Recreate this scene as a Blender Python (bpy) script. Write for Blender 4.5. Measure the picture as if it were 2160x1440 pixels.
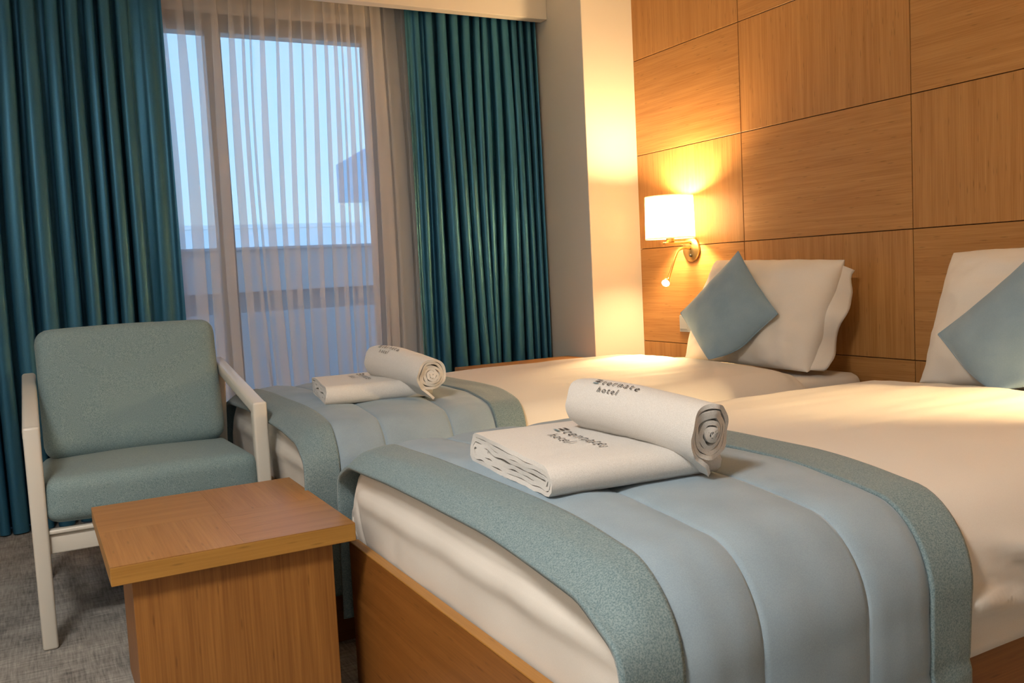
import bpy, bmesh, math, random
from mathutils import Vector, Matrix, noise

for o in list(bpy.data.objects):
    bpy.data.objects.remove(o)
SC = bpy.context.scene
C = SC.collection
PI = math.pi

# ------------------------------------------------------------------ camera
cam_d = bpy.data.cameras.new('camera')
cam = bpy.data.objects.new('camera', cam_d)
C.objects.link(cam)
SC.camera = cam
cam_d.sensor_width = 36.0
cam_d.lens = 1908.02 / 2160 * 36
cam_d.clip_start = 0.02
YAW, PITCH, ROLL = 0.4897, -0.0783, -0.0507
_f = Vector((math.sin(YAW) * math.cos(PITCH), math.cos(YAW) * math.cos(PITCH), math.sin(PITCH)))
_r0 = Vector((math.cos(YAW), -math.sin(YAW), 0))
_u0 = _r0.cross(_f)
_r = _r0 * math.cos(ROLL) + _u0 * math.sin(ROLL)
_u = -_r0 * math.sin(ROLL) + _u0 * math.cos(ROLL)
cam.matrix_world = Matrix(((_r.x, _u.x, -_f.x, -2.9693), (_r.y, _u.y, -_f.y, -0.67625),
                           (_r.z, _u.z, -_f.z, 1.0302), (0, 0, 0, 1)))

# ------------------------------------------------------------------ world / exposure
VS = SC.view_settings
VS.view_transform = 'Standard'
VS.look = 'None'
VS.gamma = 1.0
VS.exposure = 0.0
VS.use_curve_mapping = False
SC.cycles.max_bounces = 6
SC.cycles.diffuse_bounces = 3
SC.cycles.glossy_bounces = 2
SC.cycles.transmission_bounces = 4
SC.cycles.transparent_max_bounces = 12

W = bpy.data.worlds.new('dusk_sky')
SC.world = W
W.use_nodes = True
wn, wl = W.node_tree.nodes, W.node_tree.links
wn.clear()
w_out = wn.new('ShaderNodeOutputWorld')
w_bg = wn.new('ShaderNodeBackground')
w_tc = wn.new('ShaderNodeTexCoord')
w_sep = wn.new('ShaderNodeSeparateXYZ')
w_ramp = wn.new('ShaderNodeValToRGB')
w_ramp.color_ramp.elements[0].position = 0.0
w_ramp.color_ramp.elements[0].color = (0.42, 0.70, 0.97, 1)
w_ramp.color_ramp.elements[1].position = 0.55
w_ramp.color_ramp.elements[1].color = (0.22, 0.50, 0.98, 1)
wl.new(w_tc.outputs['Generated'], w_sep.inputs[0])
wl.new(w_sep.outputs['Z'], w_ramp.inputs[0])
wl.new(w_ramp.outputs[0], w_bg.inputs['Color'])
w_bg.inputs['Strength'].default_value = 1.95
wl.new(w_bg.outputs[0], w_out.inputs[0])

# main ceiling lamp of the room (its housing is built further down)
CEIL = 2.66
LAMP_C = (-3.62, 0.05)
ld = bpy.data.lights.new('ceiling_lamp_light', 'AREA')
ld.shape = 'DISK'
ld.size = 0.55
ld.energy = 64
ld.color = (1.0, 0.94, 0.87)
lo = bpy.data.objects.new('ceiling_lamp_light', ld)
C.objects.link(lo)
lo.location = (LAMP_C[0], LAMP_C[1], CEIL - 0.105)

SHADE_W = 74.0      # wall lamp bulb, watts
READ_W = 105.0        # reading spot, watts
WARM = (1.0, 0.63, 0.29)

# ------------------------------------------------------------------ material helpers
def new_mat(name):
    m = bpy.data.materials.new(name)
    m.use_nodes = True
    nt = m.node_tree
    b = nt.nodes['Principled BSDF']
    return m, nt, b

def N(nt, t, **kw):
    n = nt.nodes.new(t)
    for k, v in kw.items():
        setattr(n, k, v)
    return n

def plain(name, col, rough=0.5, metal=0.0, spec=0.5):
    m, nt, b = new_mat(name)
    b.inputs['Base Color'].default_value = (*col, 1)
    b.inputs['Roughness'].default_value = rough
    b.inputs['Metallic'].default_value = metal
    b.inputs['Specular IOR Level'].default_value = spec
    return m

def coords(nt, kind='Object', scale=(1, 1, 1), rnd=True):
    tc = N(nt, 'ShaderNodeTexCoord')
    mp = N(nt, 'ShaderNodeMapping')
    mp.inputs['Scale'].default_value = scale
    src = tc.outputs[kind]
    if rnd:
        oi = N(nt, 'ShaderNodeObjectInfo')
        mul = N(nt, 'ShaderNodeMath', operation='MULTIPLY')
        mul.inputs[1].default_value = 37.0
        nt.links.new(oi.outputs['Random'], mul.inputs[0])
        add = N(nt, 'ShaderNodeVectorMath', operation='ADD')
        nt.links.new(src, add.inputs[0])
        nt.links.new(mul.outputs[0], add.inputs[1])
        src = add.outputs[0]
    nt.links.new(src, mp.inputs['Vector'])
    return mp.outputs[0]

def ramp2(nt, fac, c0, c1, p0=0.3, p1=0.7):
    r = N(nt, 'ShaderNodeValToRGB')
    r.color_ramp.elements[0].position = p0
    r.color_ramp.elements[0].color = (*c0, 1)
    r.color_ramp.elements[1].position = p1
    r.color_ramp.elements[1].color = (*c1, 1)
    nt.links.new(fac, r.inputs[0])
    return r.outputs[0]

def bump(nt, b, height, strength=0.2, dist=0.002):
    bp = N(nt, 'ShaderNodeBump')
    bp.inputs['Strength'].default_value = strength
    bp.inputs['Distance'].default_value = dist
    nt.links.new(height, bp.inputs['Height'])
    nt.links.new(bp.outputs[0], b.inputs['Normal'])

def wood(name, axis, dark, light, rough=0.42, fine=260.0, coat=0.0):
    """straight-grained veneer, grain running along `axis`"""
    m, nt, b = new_mat(name)
    sc = [fine, fine, fine]
    sc['xyz'.index(axis)] = 5.0
    v = coords(nt, 'Object', sc)
    n1 = N(nt, 'ShaderNodeTexNoise')
    n1.inputs['Scale'].default_value = 1.0
    n1.inputs['Detail'].default_value = 3.0
    nt.links.new(v, n1.inputs['Vector'])
    sc2 = [fine * 0.16] * 3
    sc2['xyz'.index(axis)] = 1.6
    v2 = coords(nt, 'Object', sc2)
    n2 = N(nt, 'ShaderNodeTexNoise')
    n2.inputs['Detail'].default_value = 2.0
    n2.inputs['Scale'].default_value = 1.0
    nt.links.new(v2, n2.inputs['Vector'])
    # short dark pores
    sc3 = [110.0] * 3
    sc3['xyz'.index(axis)] = 16.0
    v3 = coords(nt, 'Object', sc3)
    vo = N(nt, 'ShaderNodeTexVoronoi')
    vo.inputs['Scale'].default_value = 0.55
    nt.links.new(v3, vo.inputs['Vector'])
    pore = ramp2(nt, vo.outputs['Distance'], (0.72, 0.72, 0.72), (1, 1, 1), 0.06, 0.17)
    mix = N(nt, 'ShaderNodeMath', operation='MULTIPLY_ADD')
    mix.inputs[1].default_value = 0.55
    mul2 = N(nt, 'ShaderNodeMath', operation='MULTIPLY')
    mul2.inputs[1].default_value = 0.45
    nt.links.new(n2.outputs['Fac'], mul2.inputs[0])
    nt.links.new(n1.outputs['Fac'], mix.inputs[0])
    nt.links.new(mul2.outputs[0], mix.inputs[2])
    col = ramp2(nt, mix.outputs[0], dark, light, 0.33, 0.68)
    mm = N(nt, 'ShaderNodeMix', data_type='RGBA', blend_type='MULTIPLY')
    mm.inputs['Factor'].default_value = 1.0
    nt.links.new(col, mm.inputs['A'])
    nt.links.new(pore, mm.inputs['B'])
    nt.links.new(mm.outputs['Result'], b.inputs['Base Color'])
    b.inputs['Roughness'].default_value = rough
    b.inputs['Specular IOR Level'].default_value = 0.35
    b.inputs['Coat Weight'].default_value = coat
    bump(nt, b, n1.outputs['Fac'], 0.12, 0.0006)
    return m

def cloth(name, c0, c1, scale=400.0, rough=0.9, sheen=0.0, bstr=0.25, big=None, sheen_tint=(1, 1, 1), stretch=(1, 1, 1)):
    m, nt, b = new_mat(name)
    v = coords(nt, 'Object', stretch)
    n1 = N(nt, 'ShaderNodeTexNoise')
    n1.inputs['Scale'].default_value = scale
    n1.inputs['Detail'].default_value = 2.0
    n1.inputs['Roughness'].default_value = 0.65
    nt.links.new(v, n1.inputs['Vector'])
    fac = n1.outputs['Fac']
    if big:
        n2 = N(nt, 'ShaderNodeTexNoise')
        n2.inputs['Scale'].default_value = big
        n2.inputs['Detail'].default_value = 3.0
        nt.links.new(v, n2.inputs['Vector'])
        a = N(nt, 'ShaderNodeMath', operation='ADD')
        nt.links.new(n1.outputs['Fac'], a.inputs[0])
        nt.links.new(n2.outputs['Fac'], a.inputs[1])
        h = N(nt, 'ShaderNodeMath', operation='MULTIPLY')
        h.inputs[1].default_value = 0.5
        nt.links.new(a.outputs[0], h.inputs[0])
        fac = h.outputs[0]
    nt.links.new(ramp2(nt, fac, c0, c1, 0.36, 0.64), b.inputs['Base Color'])
    b.inputs['Roughness'].default_value = rough
    b.inputs['Specular IOR Level'].default_value = 0.2
    b.inputs['Sheen Weight'].default_value = sheen
    b.inputs['Sheen Roughness'].default_value = 0.4
    b.inputs['Sheen Tint'].default_value = (*sheen_tint, 1)
    bump(nt, b, n1.outputs['Fac'], bstr, 0.0012)
    return m

M = {}
WD, WL_ = (0.36, 0.165, 0.048), (0.50, 0.265, 0.092)
M['wood_x'] = wood('veneer_grain_x', 'x', WD, WL_)
M['wood_y'] = wood('veneer_grain_y', 'y', WD, WL_)
M['wood_z'] = wood('veneer_grain_z', 'z', WD, WL_)
M['table_x'] = wood('table_veneer_x', 'x', (0.31, 0.135, 0.035), (0.43, 0.21, 0.065), 0.38)
M['table_y'] = wood('table_veneer_y', 'y', (0.31, 0.135, 0.035), (0.43, 0.21, 0.065), 0.38)
M['table_edge'] = wood('table_edge_band', 'x', (0.32, 0.15, 0.028), (0.42, 0.21, 0.045), 0.4)
M['table_z'] = wood('table_body_veneer', 'z', (0.22, 0.085, 0.018), (0.36, 0.155, 0.036), 0.42)
M['frame_y'] = wood('bed_frame_veneer_y', 'y', (0.21, 0.075, 0.014), (0.30, 0.115, 0.024), 0.4)
M['frame_x'] = wood('bed_frame_veneer_x', 'x', (0.21, 0.075, 0.014), (0.30, 0.115, 0.024), 0.4)
M['frame_edge'] = wood('bed_frame_edge_band', 'y', (0.34, 0.15, 0.03), (0.44, 0.21, 0.05), 0.4)
M['groove'] = plain('panel_backing_dark', (0.10, 0.042, 0.014), 0.8)
M['paint'] = plain('painted_wall_white', (0.72, 0.69, 0.63), 0.75, 0, 0.25)
M['ceiling'] = plain('painted_ceiling_white', (0.80, 0.78, 0.74), 0.8, 0, 0.2)
M['alu'] = plain('window_frame_grey', (0.16, 0.155, 0.15), 0.45)
M['chair_white'] = plain('lacquered_wood_white', (0.66, 0.63, 0.56), 0.32)
M['brass'] = plain('brushed_brass', (0.72, 0.50, 0.20), 0.33, 1.0)
M['black'] = plain('black_plastic', (0.015, 0.015, 0.015), 0.4)
M['thread'] = plain('dark_embroidery_thread', (0.035, 0.03, 0.03), 0.8)
M['thread_blue'] = plain('blue_embroidery_thread', (0.16, 0.26, 0.30), 0.8)
M['switch'] = plain('socket_plastic_grey', (0.36, 0.41, 0.46), 0.35)
M['linen'] = cloth('white_cotton_linen', (0.72, 0.675, 0.61), (0.76, 0.72, 0.66), 900, 0.8, 0.05, 0.06)
M['towel'] = cloth('white_terry_towel', (0.68, 0.645, 0.60), (0.80, 0.77, 0.73), 700, 0.95, 0.25, 0.9)
M['tweed'] = cloth('chair_tweed_grey_teal', (0.13, 0.205, 0.220), (0.29, 0.385, 0.395), 560, 0.95, 0.15, 0.4, stretch=(1, 1, 1.0))
M['border'] = cloth('runner_border_teal_melange', (0.125, 0.190, 0.210), (0.245, 0.320, 0.335), 380, 0.95, 0.2, 0.4)
M['velvet'] = cloth('runner_velvet_blue_grey', (0.245, 0.325, 0.390), (0.310, 0.395, 0.460), 500, 0.75, 0.25, 0.08, big=9, sheen_tint=(0.8, 0.9, 1.0))
M['cushion'] = cloth('cushion_velvet_slate_blue', (0.20, 0.30, 0.385), (0.245, 0.35, 0.435), 420, 0.8, 0.4, 0.08, big=12, sheen_tint=(0.8, 0.9, 1.0))
M['parapet'] = plain('parapet_paint_pale_blue', (0.55, 0.66, 0.72), 0.8)
M['parapet_dark'] = plain('parapet_gap_shade_grey', (0.30, 0.36, 0.41), 0.7)  # parapet colour darkened to stand in for shade in the gap
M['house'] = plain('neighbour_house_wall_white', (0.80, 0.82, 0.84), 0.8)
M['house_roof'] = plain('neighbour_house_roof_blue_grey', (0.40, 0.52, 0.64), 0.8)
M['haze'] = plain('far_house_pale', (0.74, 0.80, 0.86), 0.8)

def satin(name, c):
    m, nt, b = new_mat(name)
    v = coords(nt, 'Object', (1, 1, 1), False)
    n1 = N(nt, 'ShaderNodeTexNoise')
    n1.inputs['Scale'].default_value = 500
    nt.links.new(v, n1.inputs['Vector'])
    nt.links.new(ramp2(nt, n1.outputs['Fac'], [k * 0.88 for k in c], [k * 1.1 for k in c], 0.3, 0.7), b.inputs['Base Color'])
    b.inputs['Metallic'].default_value = 0.50
    b.inputs['Roughness'].default_value = 0.40
    b.inputs['Specular IOR Level'].default_value = 0.3
    return m
M['satin'] = satin('curtain_satin_teal', (0.038, 0.155, 0.262))

def sheer():
    m, nt, b = new_mat('sheer_voile_white')
    nt.nodes.remove(b)
    out = nt.nodes['Material Output']
    tr = N(nt, 'ShaderNodeBsdfTransparent')
    tr.inputs[0].default_value = (1, 1, 1, 1)
    df = N(nt, 'ShaderNodeBsdfDiffuse')
    df.inputs[0].default_value = (0.90, 0.88, 0.85, 1)
    tl = N(nt, 'ShaderNodeBsdfTranslucent')
    tl.inputs[0].default_value = (0.80, 0.78, 0.75, 1)
    mx = N(nt, 'ShaderNodeMixShader')
    mx.inputs[0].default_value = 0.12
    nt.links.new(df.outputs[0], mx.inputs[1])
    nt.links.new(tl.outputs[0], mx.inputs[2])
    m2 = N(nt, 'ShaderNodeMixShader')
    m2.inputs[0].default_value = 0.40
    nt.links.new(tr.outputs[0], m2.inputs[1])
    nt.links.new(mx.outputs[0], m2.inputs[2])
    nt.links.new(m2.outputs[0], out.inputs[0])
    return m
M['sheer'] = sheer()

def glass():
    m, nt, b = new_mat('window_glass')
    nt.nodes.remove(b)
    out = nt.nodes['Material Output']
    tr = N(nt, 'ShaderNodeBsdfTransparent')
    tr.inputs[0].default_value = (0.95, 0.98, 0.99, 1)
    gl = N(nt, 'ShaderNodeBsdfGlossy')
    gl.inputs['Roughness'].default_value = 0.12
    mx = N(nt, 'ShaderNodeMixShader')
    mx.inputs[0].default_value = 0.004
    nt.links.new(tr.outputs[0], mx.inputs[1])
    nt.links.new(gl.outputs[0], mx.inputs[2])
    nt.links.new(mx.outputs[0], out.inputs[0])
    return m
M['glass'] = glass()

def shade_mat():
    m, nt, b = new_mat('lamp_shade_fabric')
    nt.nodes.remove(b)
    out = nt.nodes['Material Output']
    df = N(nt, 'ShaderNodeBsdfDiffuse')
    df.inputs[0].default_value = (0.86, 0.82, 0.74, 1)
    tl = N(nt, 'ShaderNodeBsdfTranslucent')
    tl.inputs[0].default_value = (0.95, 0.90, 0.80, 1)
    mx = N(nt, 'ShaderNodeMixShader')
    mx.inputs[0].default_value = 0.6
    nt.links.new(df.outputs[0], mx.inputs[1])
    nt.links.new(tl.outputs[0], mx.inputs[2])
    nt.links.new(mx.outputs[0], out.inputs[0])
    return m
M['shade'] = shade_mat()

def emit(name, col, st):
    m, nt, b = new_mat(name)
    b.inputs['Base Color'].default_value = (0.9, 0.9, 0.85, 1)
    b.inputs['Emission Color'].default_value = (*col, 1)
    b.inputs['Emission Strength'].default_value = st
    return m
M['bulb'] = emit('bulb_glow', (1.0, 0.75, 0.42), 30)
M['led'] = emit('led_glow', (1.0, 0.80, 0.55), 45)
M['diffuser'] = emit('ceiling_lamp_diffuser', (1.0, 0.86, 0.70), 4)

def carpet():
    m, nt, b = new_mat('carpet_grey_crosshatch')
    va = coords(nt, 'Object', (11, 150, 1), False)
    vb = coords(nt, 'Object', (150, 11, 1), False)
    vc = coords(nt, 'Object', (5, 5, 1), False)
    ns = []
    for v, s in ((va, 1), (vb, 1), (vc, 1)):
        n = N(nt, 'ShaderNodeTexNoise')
        n.inputs['Scale'].default_value = s
        n.inputs['Detail'].default_value = 3
        n.inputs['Roughness'].default_value = 0.6
        nt.links.new(v, n.inputs['Vector'])
        ns.append(n)
    a = N(nt, 'ShaderNodeMath', operation='ADD')
    nt.links.new(ns[0].outputs['Fac'], a.inputs[0])
    nt.links.new(ns[1].outputs['Fac'], a.inputs[1])
    a2 = N(nt, 'ShaderNodeMath', operation='ADD')
    nt.links.new(a.outputs[0], a2.inputs[0])
    nt.links.new(ns[2].outputs['Fac'], a2.inputs[1])
    h = N(nt, 'ShaderNodeMath', operation='DIVIDE')
    h.inputs[1].default_value = 3
    nt.links.new(a2.outputs[0], h.inputs[0])
    nt.links.new(ramp2(nt, h.outputs[0], (0.12, 0.117, 0.112), (0.46, 0.44, 0.405), 0.36, 0.64), b.inputs['Base Color'])
    b.inputs['Roughness'].default_value = 0.97
    b.inputs['Specular IOR Level'].default_value = 0.1
    bump(nt, b, a.outputs[0], 0.5, 0.003)
    return m
M['carpet'] = carpet()

# ------------------------------------------------------------------ object helpers
def link(o, parent=None):
    C.objects.link(o)
    if parent is not None:
        o.parent = parent
    return o

def tag(o, label=None, cat=None, group=None, kind=None):
    if label: o['label'] = label
    if cat: o['category'] = cat
    if group: o['group'] = group
    if kind: o['kind'] = kind
    return o

def empty(name, loc=(0, 0, 0), rz=0.0):
    o = bpy.data.objects.new(name, None)
    o.empty_display_size = 0.1
    o.location = loc
    o.rotation_euler = (0, 0, rz)
    return link(o)

def mesh(name, verts, faces, mat, parent=None, smooth=False, loc=None):
    me = bpy.data.meshes.new(name)
    me.from_pydata([tuple(v) for v in verts], [], faces)
    me.update()
    if smooth:
        me.polygons.foreach_set('use_smooth', [True] * len(me.polygons))
    me.materials.append(M[mat] if isinstance(mat, str) else mat)
    o = bpy.data.objects.new(name, me)
    if loc is not None:
        o.location = loc
    return link(o, parent)

def from_bm(name, bm, mat, parent=None, smooth=False, loc=None):
    me = bpy.data.meshes.new(name)
    bmesh.ops.recalc_face_normals(bm, faces=bm.faces)
    bm.to_mesh(me)
    bm.free()
    if smooth:
        me.polygons.foreach_set('use_smooth', [True] * len(me.polygons))
    me.materials.append(M[mat] if isinstance(mat, str) else mat)
    o = bpy.data.objects.new(name, me)
    if loc is not None:
        o.location = loc
    return link(o, parent)

def box_bm(x0, x1, y0, y1, z0, z1, bev=0.0, seg=2):
    bm = bmesh.new()
    bmesh.ops.create_cube(bm, size=1)
    for v in bm.verts:
        v.co = Vector(((x0 + x1) / 2 + v.co.x * (x1 - x0), (y0 + y1) / 2 + v.co.y * (y1 - y0), (z0 + z1) / 2 + v.co.z * (z1 - z0)))
    if bev > 0:
        bmesh.ops.bevel(bm, geom=bm.edges[:], offset=bev, segments=seg, profile=0.5, affect='EDGES')
    return bm

def box(name, x0, x1, y0, y1, z0, z1, mat, parent=None, bev=0.0, seg=2, smooth=False):
    """box with its origin at the centre of its base"""
    cx, cy = (x0 + x1) / 2, (y0 + y1) / 2
    px = parent.location if parent is not None else Vector((0, 0, 0))
    bm = box_bm(x0 - cx, x1 - cx, y0 - cy, y1 - cy, 0, z1 - z0, bev, seg)
    o = from_bm(name, bm, mat, parent, smooth)
    o.location = (cx - px.x, cy - px.y, z0 - px.z)
    return o

def solidify(o, t, offset=-1.0):
    md = o.modifiers.new('thickness', 'SOLIDIFY')
    md.thickness = t
    md.offset = offset
    return o

def tube(name, pts, rad, mat, parent=None, seg=14, rads=None, smooth=True, cap=True):
    """round tube through points"""
    pts = [Vector(p) for p in pts]
    verts, faces = [], []
    up = Vector((0.123, 0.456, 0.88))
    n = len(pts)
    for i, p in enumerate(pts):
        t = (pts[min(i + 1, n - 1)] - pts[max(i - 1, 0)]).normalized()
        a = t.cross(up).normalized()
        b = t.cross(a).normalized()
        r = rads[i] if rads else rad
        for k in range(seg):
            an = 2 * PI * k / seg
            verts.append(p + a * math.cos(an) * r + b * math.sin(an) * r)
    for i in range(n - 1):
        for k in range(seg):
            k2 = (k + 1) % seg
            faces.append((i * seg + k, i * seg + k2, (i + 1) * seg + k2, (i + 1) * seg + k))
    if cap:
        faces.append(tuple(range(seg))[::-1])
        faces.append(tuple((n - 1) * seg + k for k in range(seg)))
    return mesh(name, verts, faces, mat, parent, smooth)

def lathe(name, prof, mat, parent=None, seg=48, axis='z', loc=(0, 0, 0), smooth=True):
    """prof: list of (r, h)"""
    verts, faces = [], []
    for r, h in prof:
        for k in range(seg):
            a = 2 * PI * k / seg
            c, s = r * math.cos(a), r * math.sin(a)
            verts.append({'z': (c, s, h), 'x': (h, c, s), 'y': (c, h, s)}[axis])
    for i in range(len(prof) - 1):
        for k in range(seg):
            k2 = (k + 1) % seg
            faces.append((i * seg + k, i * seg + k2, (i + 1) * seg + k2, (i + 1) * seg + k))
    o = mesh(name, verts, faces, mat, parent, smooth)
    o.location = loc
    return o

def smooth_pts(pts, n=8):
    """Catmull-Rom through points"""
    P = [Vector(p) for p in pts]
    P = [P[0] * 2 - P[1]] + P + [P[-1] * 2 - P[-2]]
    out = []
    for i in range(1, len(P) - 2):
        for k in range(n):
            t = k / n
            a, b, c, d = P[i - 1], P[i], P[i + 1], P[i + 2]
            out.append(0.5 * ((2 * b) + (-a + c) * t + (2 * a - 5 * b + 4 * c - d) * t * t + (-a + 3 * b - 3 * c + d) * t ** 3))
    out.append(P[-2])
    return out

def copy_tree(o, parent=None):
    c = o.copy()
    C.objects.link(c)
    c.parent = parent
    for ch in list(o.children):
        copy_tree(ch, c)
    return c

def sstep(a, b, x):
    t = max(0.0, min(1.0, (x - a) / (b - a)))
    return t * t * (3 - 2 * t)

def nz(x, y, z=0.0):
    return noise.noise(Vector((x, y, z)))

# ------------------------------------------------------------------ room shell
Y0, YJ1, YJ2 = 3.3525, 2.5440, 1.6326        # wood wall end and vertical joints
XP = -0.3209                                  # pillar face
YW = 3.94                                     # inner face of window wall
XL, YB = -4.35, -2.35                         # left and rear wall

def struct(o):
    return tag(o, kind='structure')

struct(box('floor', XL - 0.1, 0.3, YB - 0.1, 4.20, -0.06, 0.0, 'carpet'))
struct(box('ceiling', XL - 0.1, 0.3, YB - 0.1, 4.20, CEIL, CEIL + 0.1, 'ceiling'))
struct(box('wall_left', XL - 0.1, XL, YB - 0.1, 4.20, 0.0, CEIL, 'paint'))
struct(box('wall_rear', XL, 0.3, YB - 0.1, YB, 0.0, CEIL, 'paint'))
struct(box('wall_corner', XP, 0.3, Y0, 4.20, 0.0, CEIL, 'paint', bev=0.004, seg=2))
# window wall: above, right and left of the opening
WX0, WX1, WZ1 = -3.10, -1.24, 2.345
struct(box('wall_window_side', WX1, XP, YW, 4.14, 0.0, CEIL, 'paint'))
struct(box('wall_window_top', WX0, WX1, YW, 4.14, WZ1, CEIL, 'paint'))
struct(box('wall_window_left', XL, WX0, YW, 4.14, 0.0, CEIL, 'paint'))
# pelmet
struct(box('trim_1', XL, XP, 3.6925, 3.758, 2.3935, CEIL, 'paint', bev=0.002, seg=1))
# headboard wall: dark backing with separate veneered panels
hw = struct(box('wall_headboard', 0.012, 0.2, YB, Y0, 0.0, CEIL, 'groove'))
ycols = [Y0, YJ1, YJ2, YJ2 - 0.911, YJ2 - 1.822, YJ2 - 2.733, YB]
zrows = [0.0, 0.11, 0.61, 1.11, 1.61, 2.11, 2.61, CEIL]
G = 0.0018
pm = {}
for ci in range(len(ycols) - 1):
    for ri in range(len(zrows) - 1):
        ya, yb, za, zb = ycols[ci + 1] + G, ycols[ci] - (G if ci else 0), zrows[ri] + G, zrows[ri + 1] - G
        w, h = round(yb - ya, 4), round(zb - za, 4)
        vertical = (ci + ri) % 2 == 1
        key = (w, h, vertical)
        cy, cz = (ya + yb) / 2, (za + zb) / 2
        if key not in pm:
            bm = box_bm(0, 0.0125, -w / 2, w / 2, -h / 2, h / 2, 0.0009, 1)
            o = from_bm('wood_panel', bm, 'wood_z' if vertical else 'wood_y', hw)
            pm[key] = o
        else:
            o = pm[key].copy()
            C.objects.link(o)
            o.parent = hw
        o.location = Vector((0.0, cy, cz)) - hw.location

# window: grey frame, mullion, panes
win = empty('window_1', ((WX0 + WX1) / 2, 3.98, 0.0))
struct(win)
def wpart(name, x0, x1, z0, z1, y0=3.945, y1=4.035, mat='alu', bev=0.004):
    return box(name, x0, x1, y0, y1, z0, z1, mat, win, bev)
wpart('frame_top', WX0 + 0.002, WX1 - 0.002, 2.256, WZ1 - 0.002)
wpart('frame_bottom', WX0 + 0.002, WX1 - 0.002, 0.002, 0.12)
wpart('frame_jamb', WX1 - 0.055, WX1 - 0.002, 0.121, 2.255)
wpart('frame_jamb', WX0 + 0.002, WX0 + 0.07, 0.121, 2.255)
wpart('mullion', -2.106, -2.030, 0.121, 2.255)
for a, b_ in ((WX0 + 0.072, -2.108), (-2.028, WX1 - 0.057)):
    p = box('pane', a, b_, 3.985, 3.991, 0.121, 2.255, 'glass', win)

# ------------------------------------------------------------------ outside
bal = empty('balcony_parapet', (-2.0, 5.05, 0.0))
tag(bal, 'pale blue balcony parapet seen through the sheer curtain', 'parapet')
box('parapet_panel', -6.0, 3.0, 5.0, 5.10, 0.978, 1.235, 'parapet', bal, 0.005)
box('coping', -6.0, 3.0, 4.98, 5.12, 1.235, 1.254, 'parapet', bal, 0.004)
box('gap_shade_strip', -6.0, 3.0, 5.04, 5.10, 0.851, 0.978, 'parapet_dark', bal)  # set-back strip, shadow of the parapet gap put into its colour
box('parapet_base', -6.0, 3.0, 5.0, 5.10, -0.02, 0.851, 'parapet', bal, 0.005)
box('balcony_floor', -6.0, 3.0, 4.15, 5.25, -0.20, -0.02, 'parapet', bal)

nb = empty('neighbour_house', (4.5, 17.0, -4.0))
tag(nb, 'neighbouring house with dark gabled roof storey beyond the parapet', 'house')
box('wall', 3.05, 6.5, 16.1, 16.7, -4.0, 2.53, 'house', nb, 0.01)
gv = [(2.62, 3.27), (2.62, 2.531), (7.0, 2.531), (7.0, 3.27), (4.6, 4.35)]
gverts = [(x, 16.0, z) for x, z in gv] + [(x, 16.8, z) for x, z in gv]
gf = [(0, 1, 2, 3, 4), (9, 8, 7, 6, 5)] + [(i, i + 5, (i + 1) % 5 + 5, (i + 1) % 5) for i in range(5)]
o = mesh('gable_roof', [(x - 4.5, y - 17.0, z + 4.0) for x, y, z in gverts], [f[::-1] for f in gf], 'house_roof', nb)
fh = empty('distant_house_row', (2.0, 31.0, -6.0))
tag(fh, 'low pale row of far houses on the horizon behind the parapet', 'house')
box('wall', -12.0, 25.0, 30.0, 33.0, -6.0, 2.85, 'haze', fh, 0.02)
box('roof_edge', -12.1, 25.1, 29.9, 33.1, 2.851, 2.98, 'house', fh, 0.01)

# ------------------------------------------------------------------ curtains
def curtain(name, x0, x1, yb, z0, z1, nf, amp, bend, seed, mat, flat=(), per=26, rows=46, drift=0.02, thick=0.0, spread=0.0, top_amp=0.6, wr=(0.55, 1.6)):
    rnd = random.Random(seed)
    # irregular fold spacing
    w = [rnd.uniform(*wr) for _ in range(nf)]
    A = [rnd.uniform(0.6, 1.25) for _ in range(nf + 1)]
    tot = sum(w)
    cum = [0]
    for k in w:
        cum.append(cum[-1] + k / tot)
    cols = nf * per + 1
    verts, faces = [], []
    L = x1 - x0
    for j in range(rows + 1):
        v = j / rows                       # 0 bottom, 1 top
        z = z0 + (z1 - z0) * v
        am = amp * (top_amp + (1 - top_amp) * sstep(1.0, 0.6, v))
        for i in range(cols):
            k, fr = divmod(i, per)
            if k == nf: k, fr = nf - 1, per
            t = fr / per
            s = cum[k] + (cum[k + 1] - cum[k]) * t
            ph = 2 * PI * t
            aa = A[k] * (1 - t) + A[k + 1] * t
            ff = 1.0
            for f0, f1 in flat:
                ff = min(ff, 0.16 + 0.84 * sstep(f0, f1, s))
            fold = nz(s * 7.3 + seed, v * 1.7, seed * 3.1)
            wob = 0.8 * nz((k + t) * 0.55 + seed, v * 1.5, 0.5)
            y = yb - am * aa * ff * math.cos(ph + wob) + 0.014 * fold
            # omega bend: sideways swing of the fold flanks, slow drift with height
            x = x0 + L * s + bend * L * (cum[k + 1] - cum[k]) * ff * (0.5 + 0.5 * aa) * math.sin(2 * (ph + wob)) * (0.45 + 0.55 * am / amp)
            x += drift * nz(s * 4.0 + seed, v * 1.2, 7.7) * math.sin(PI * s) * 2
            x += spread * (1 - v) * (2 * s - 1)
            verts.append((x, y, z))
    for j in range(rows):
        for i in range(cols - 1):
            a = j * cols + i
            faces.append((a, a + 1, a + cols + 1, a + cols))
    cx = (x0 + x1) / 2
    o = mesh(name, [(x - cx, y - yb, z - z0) for x, y, z in verts], faces, mat, None, True)
    o.location = (cx, yb, z0)
    if thick:
        solidify(o, thick, 0.0)
    return o

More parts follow.
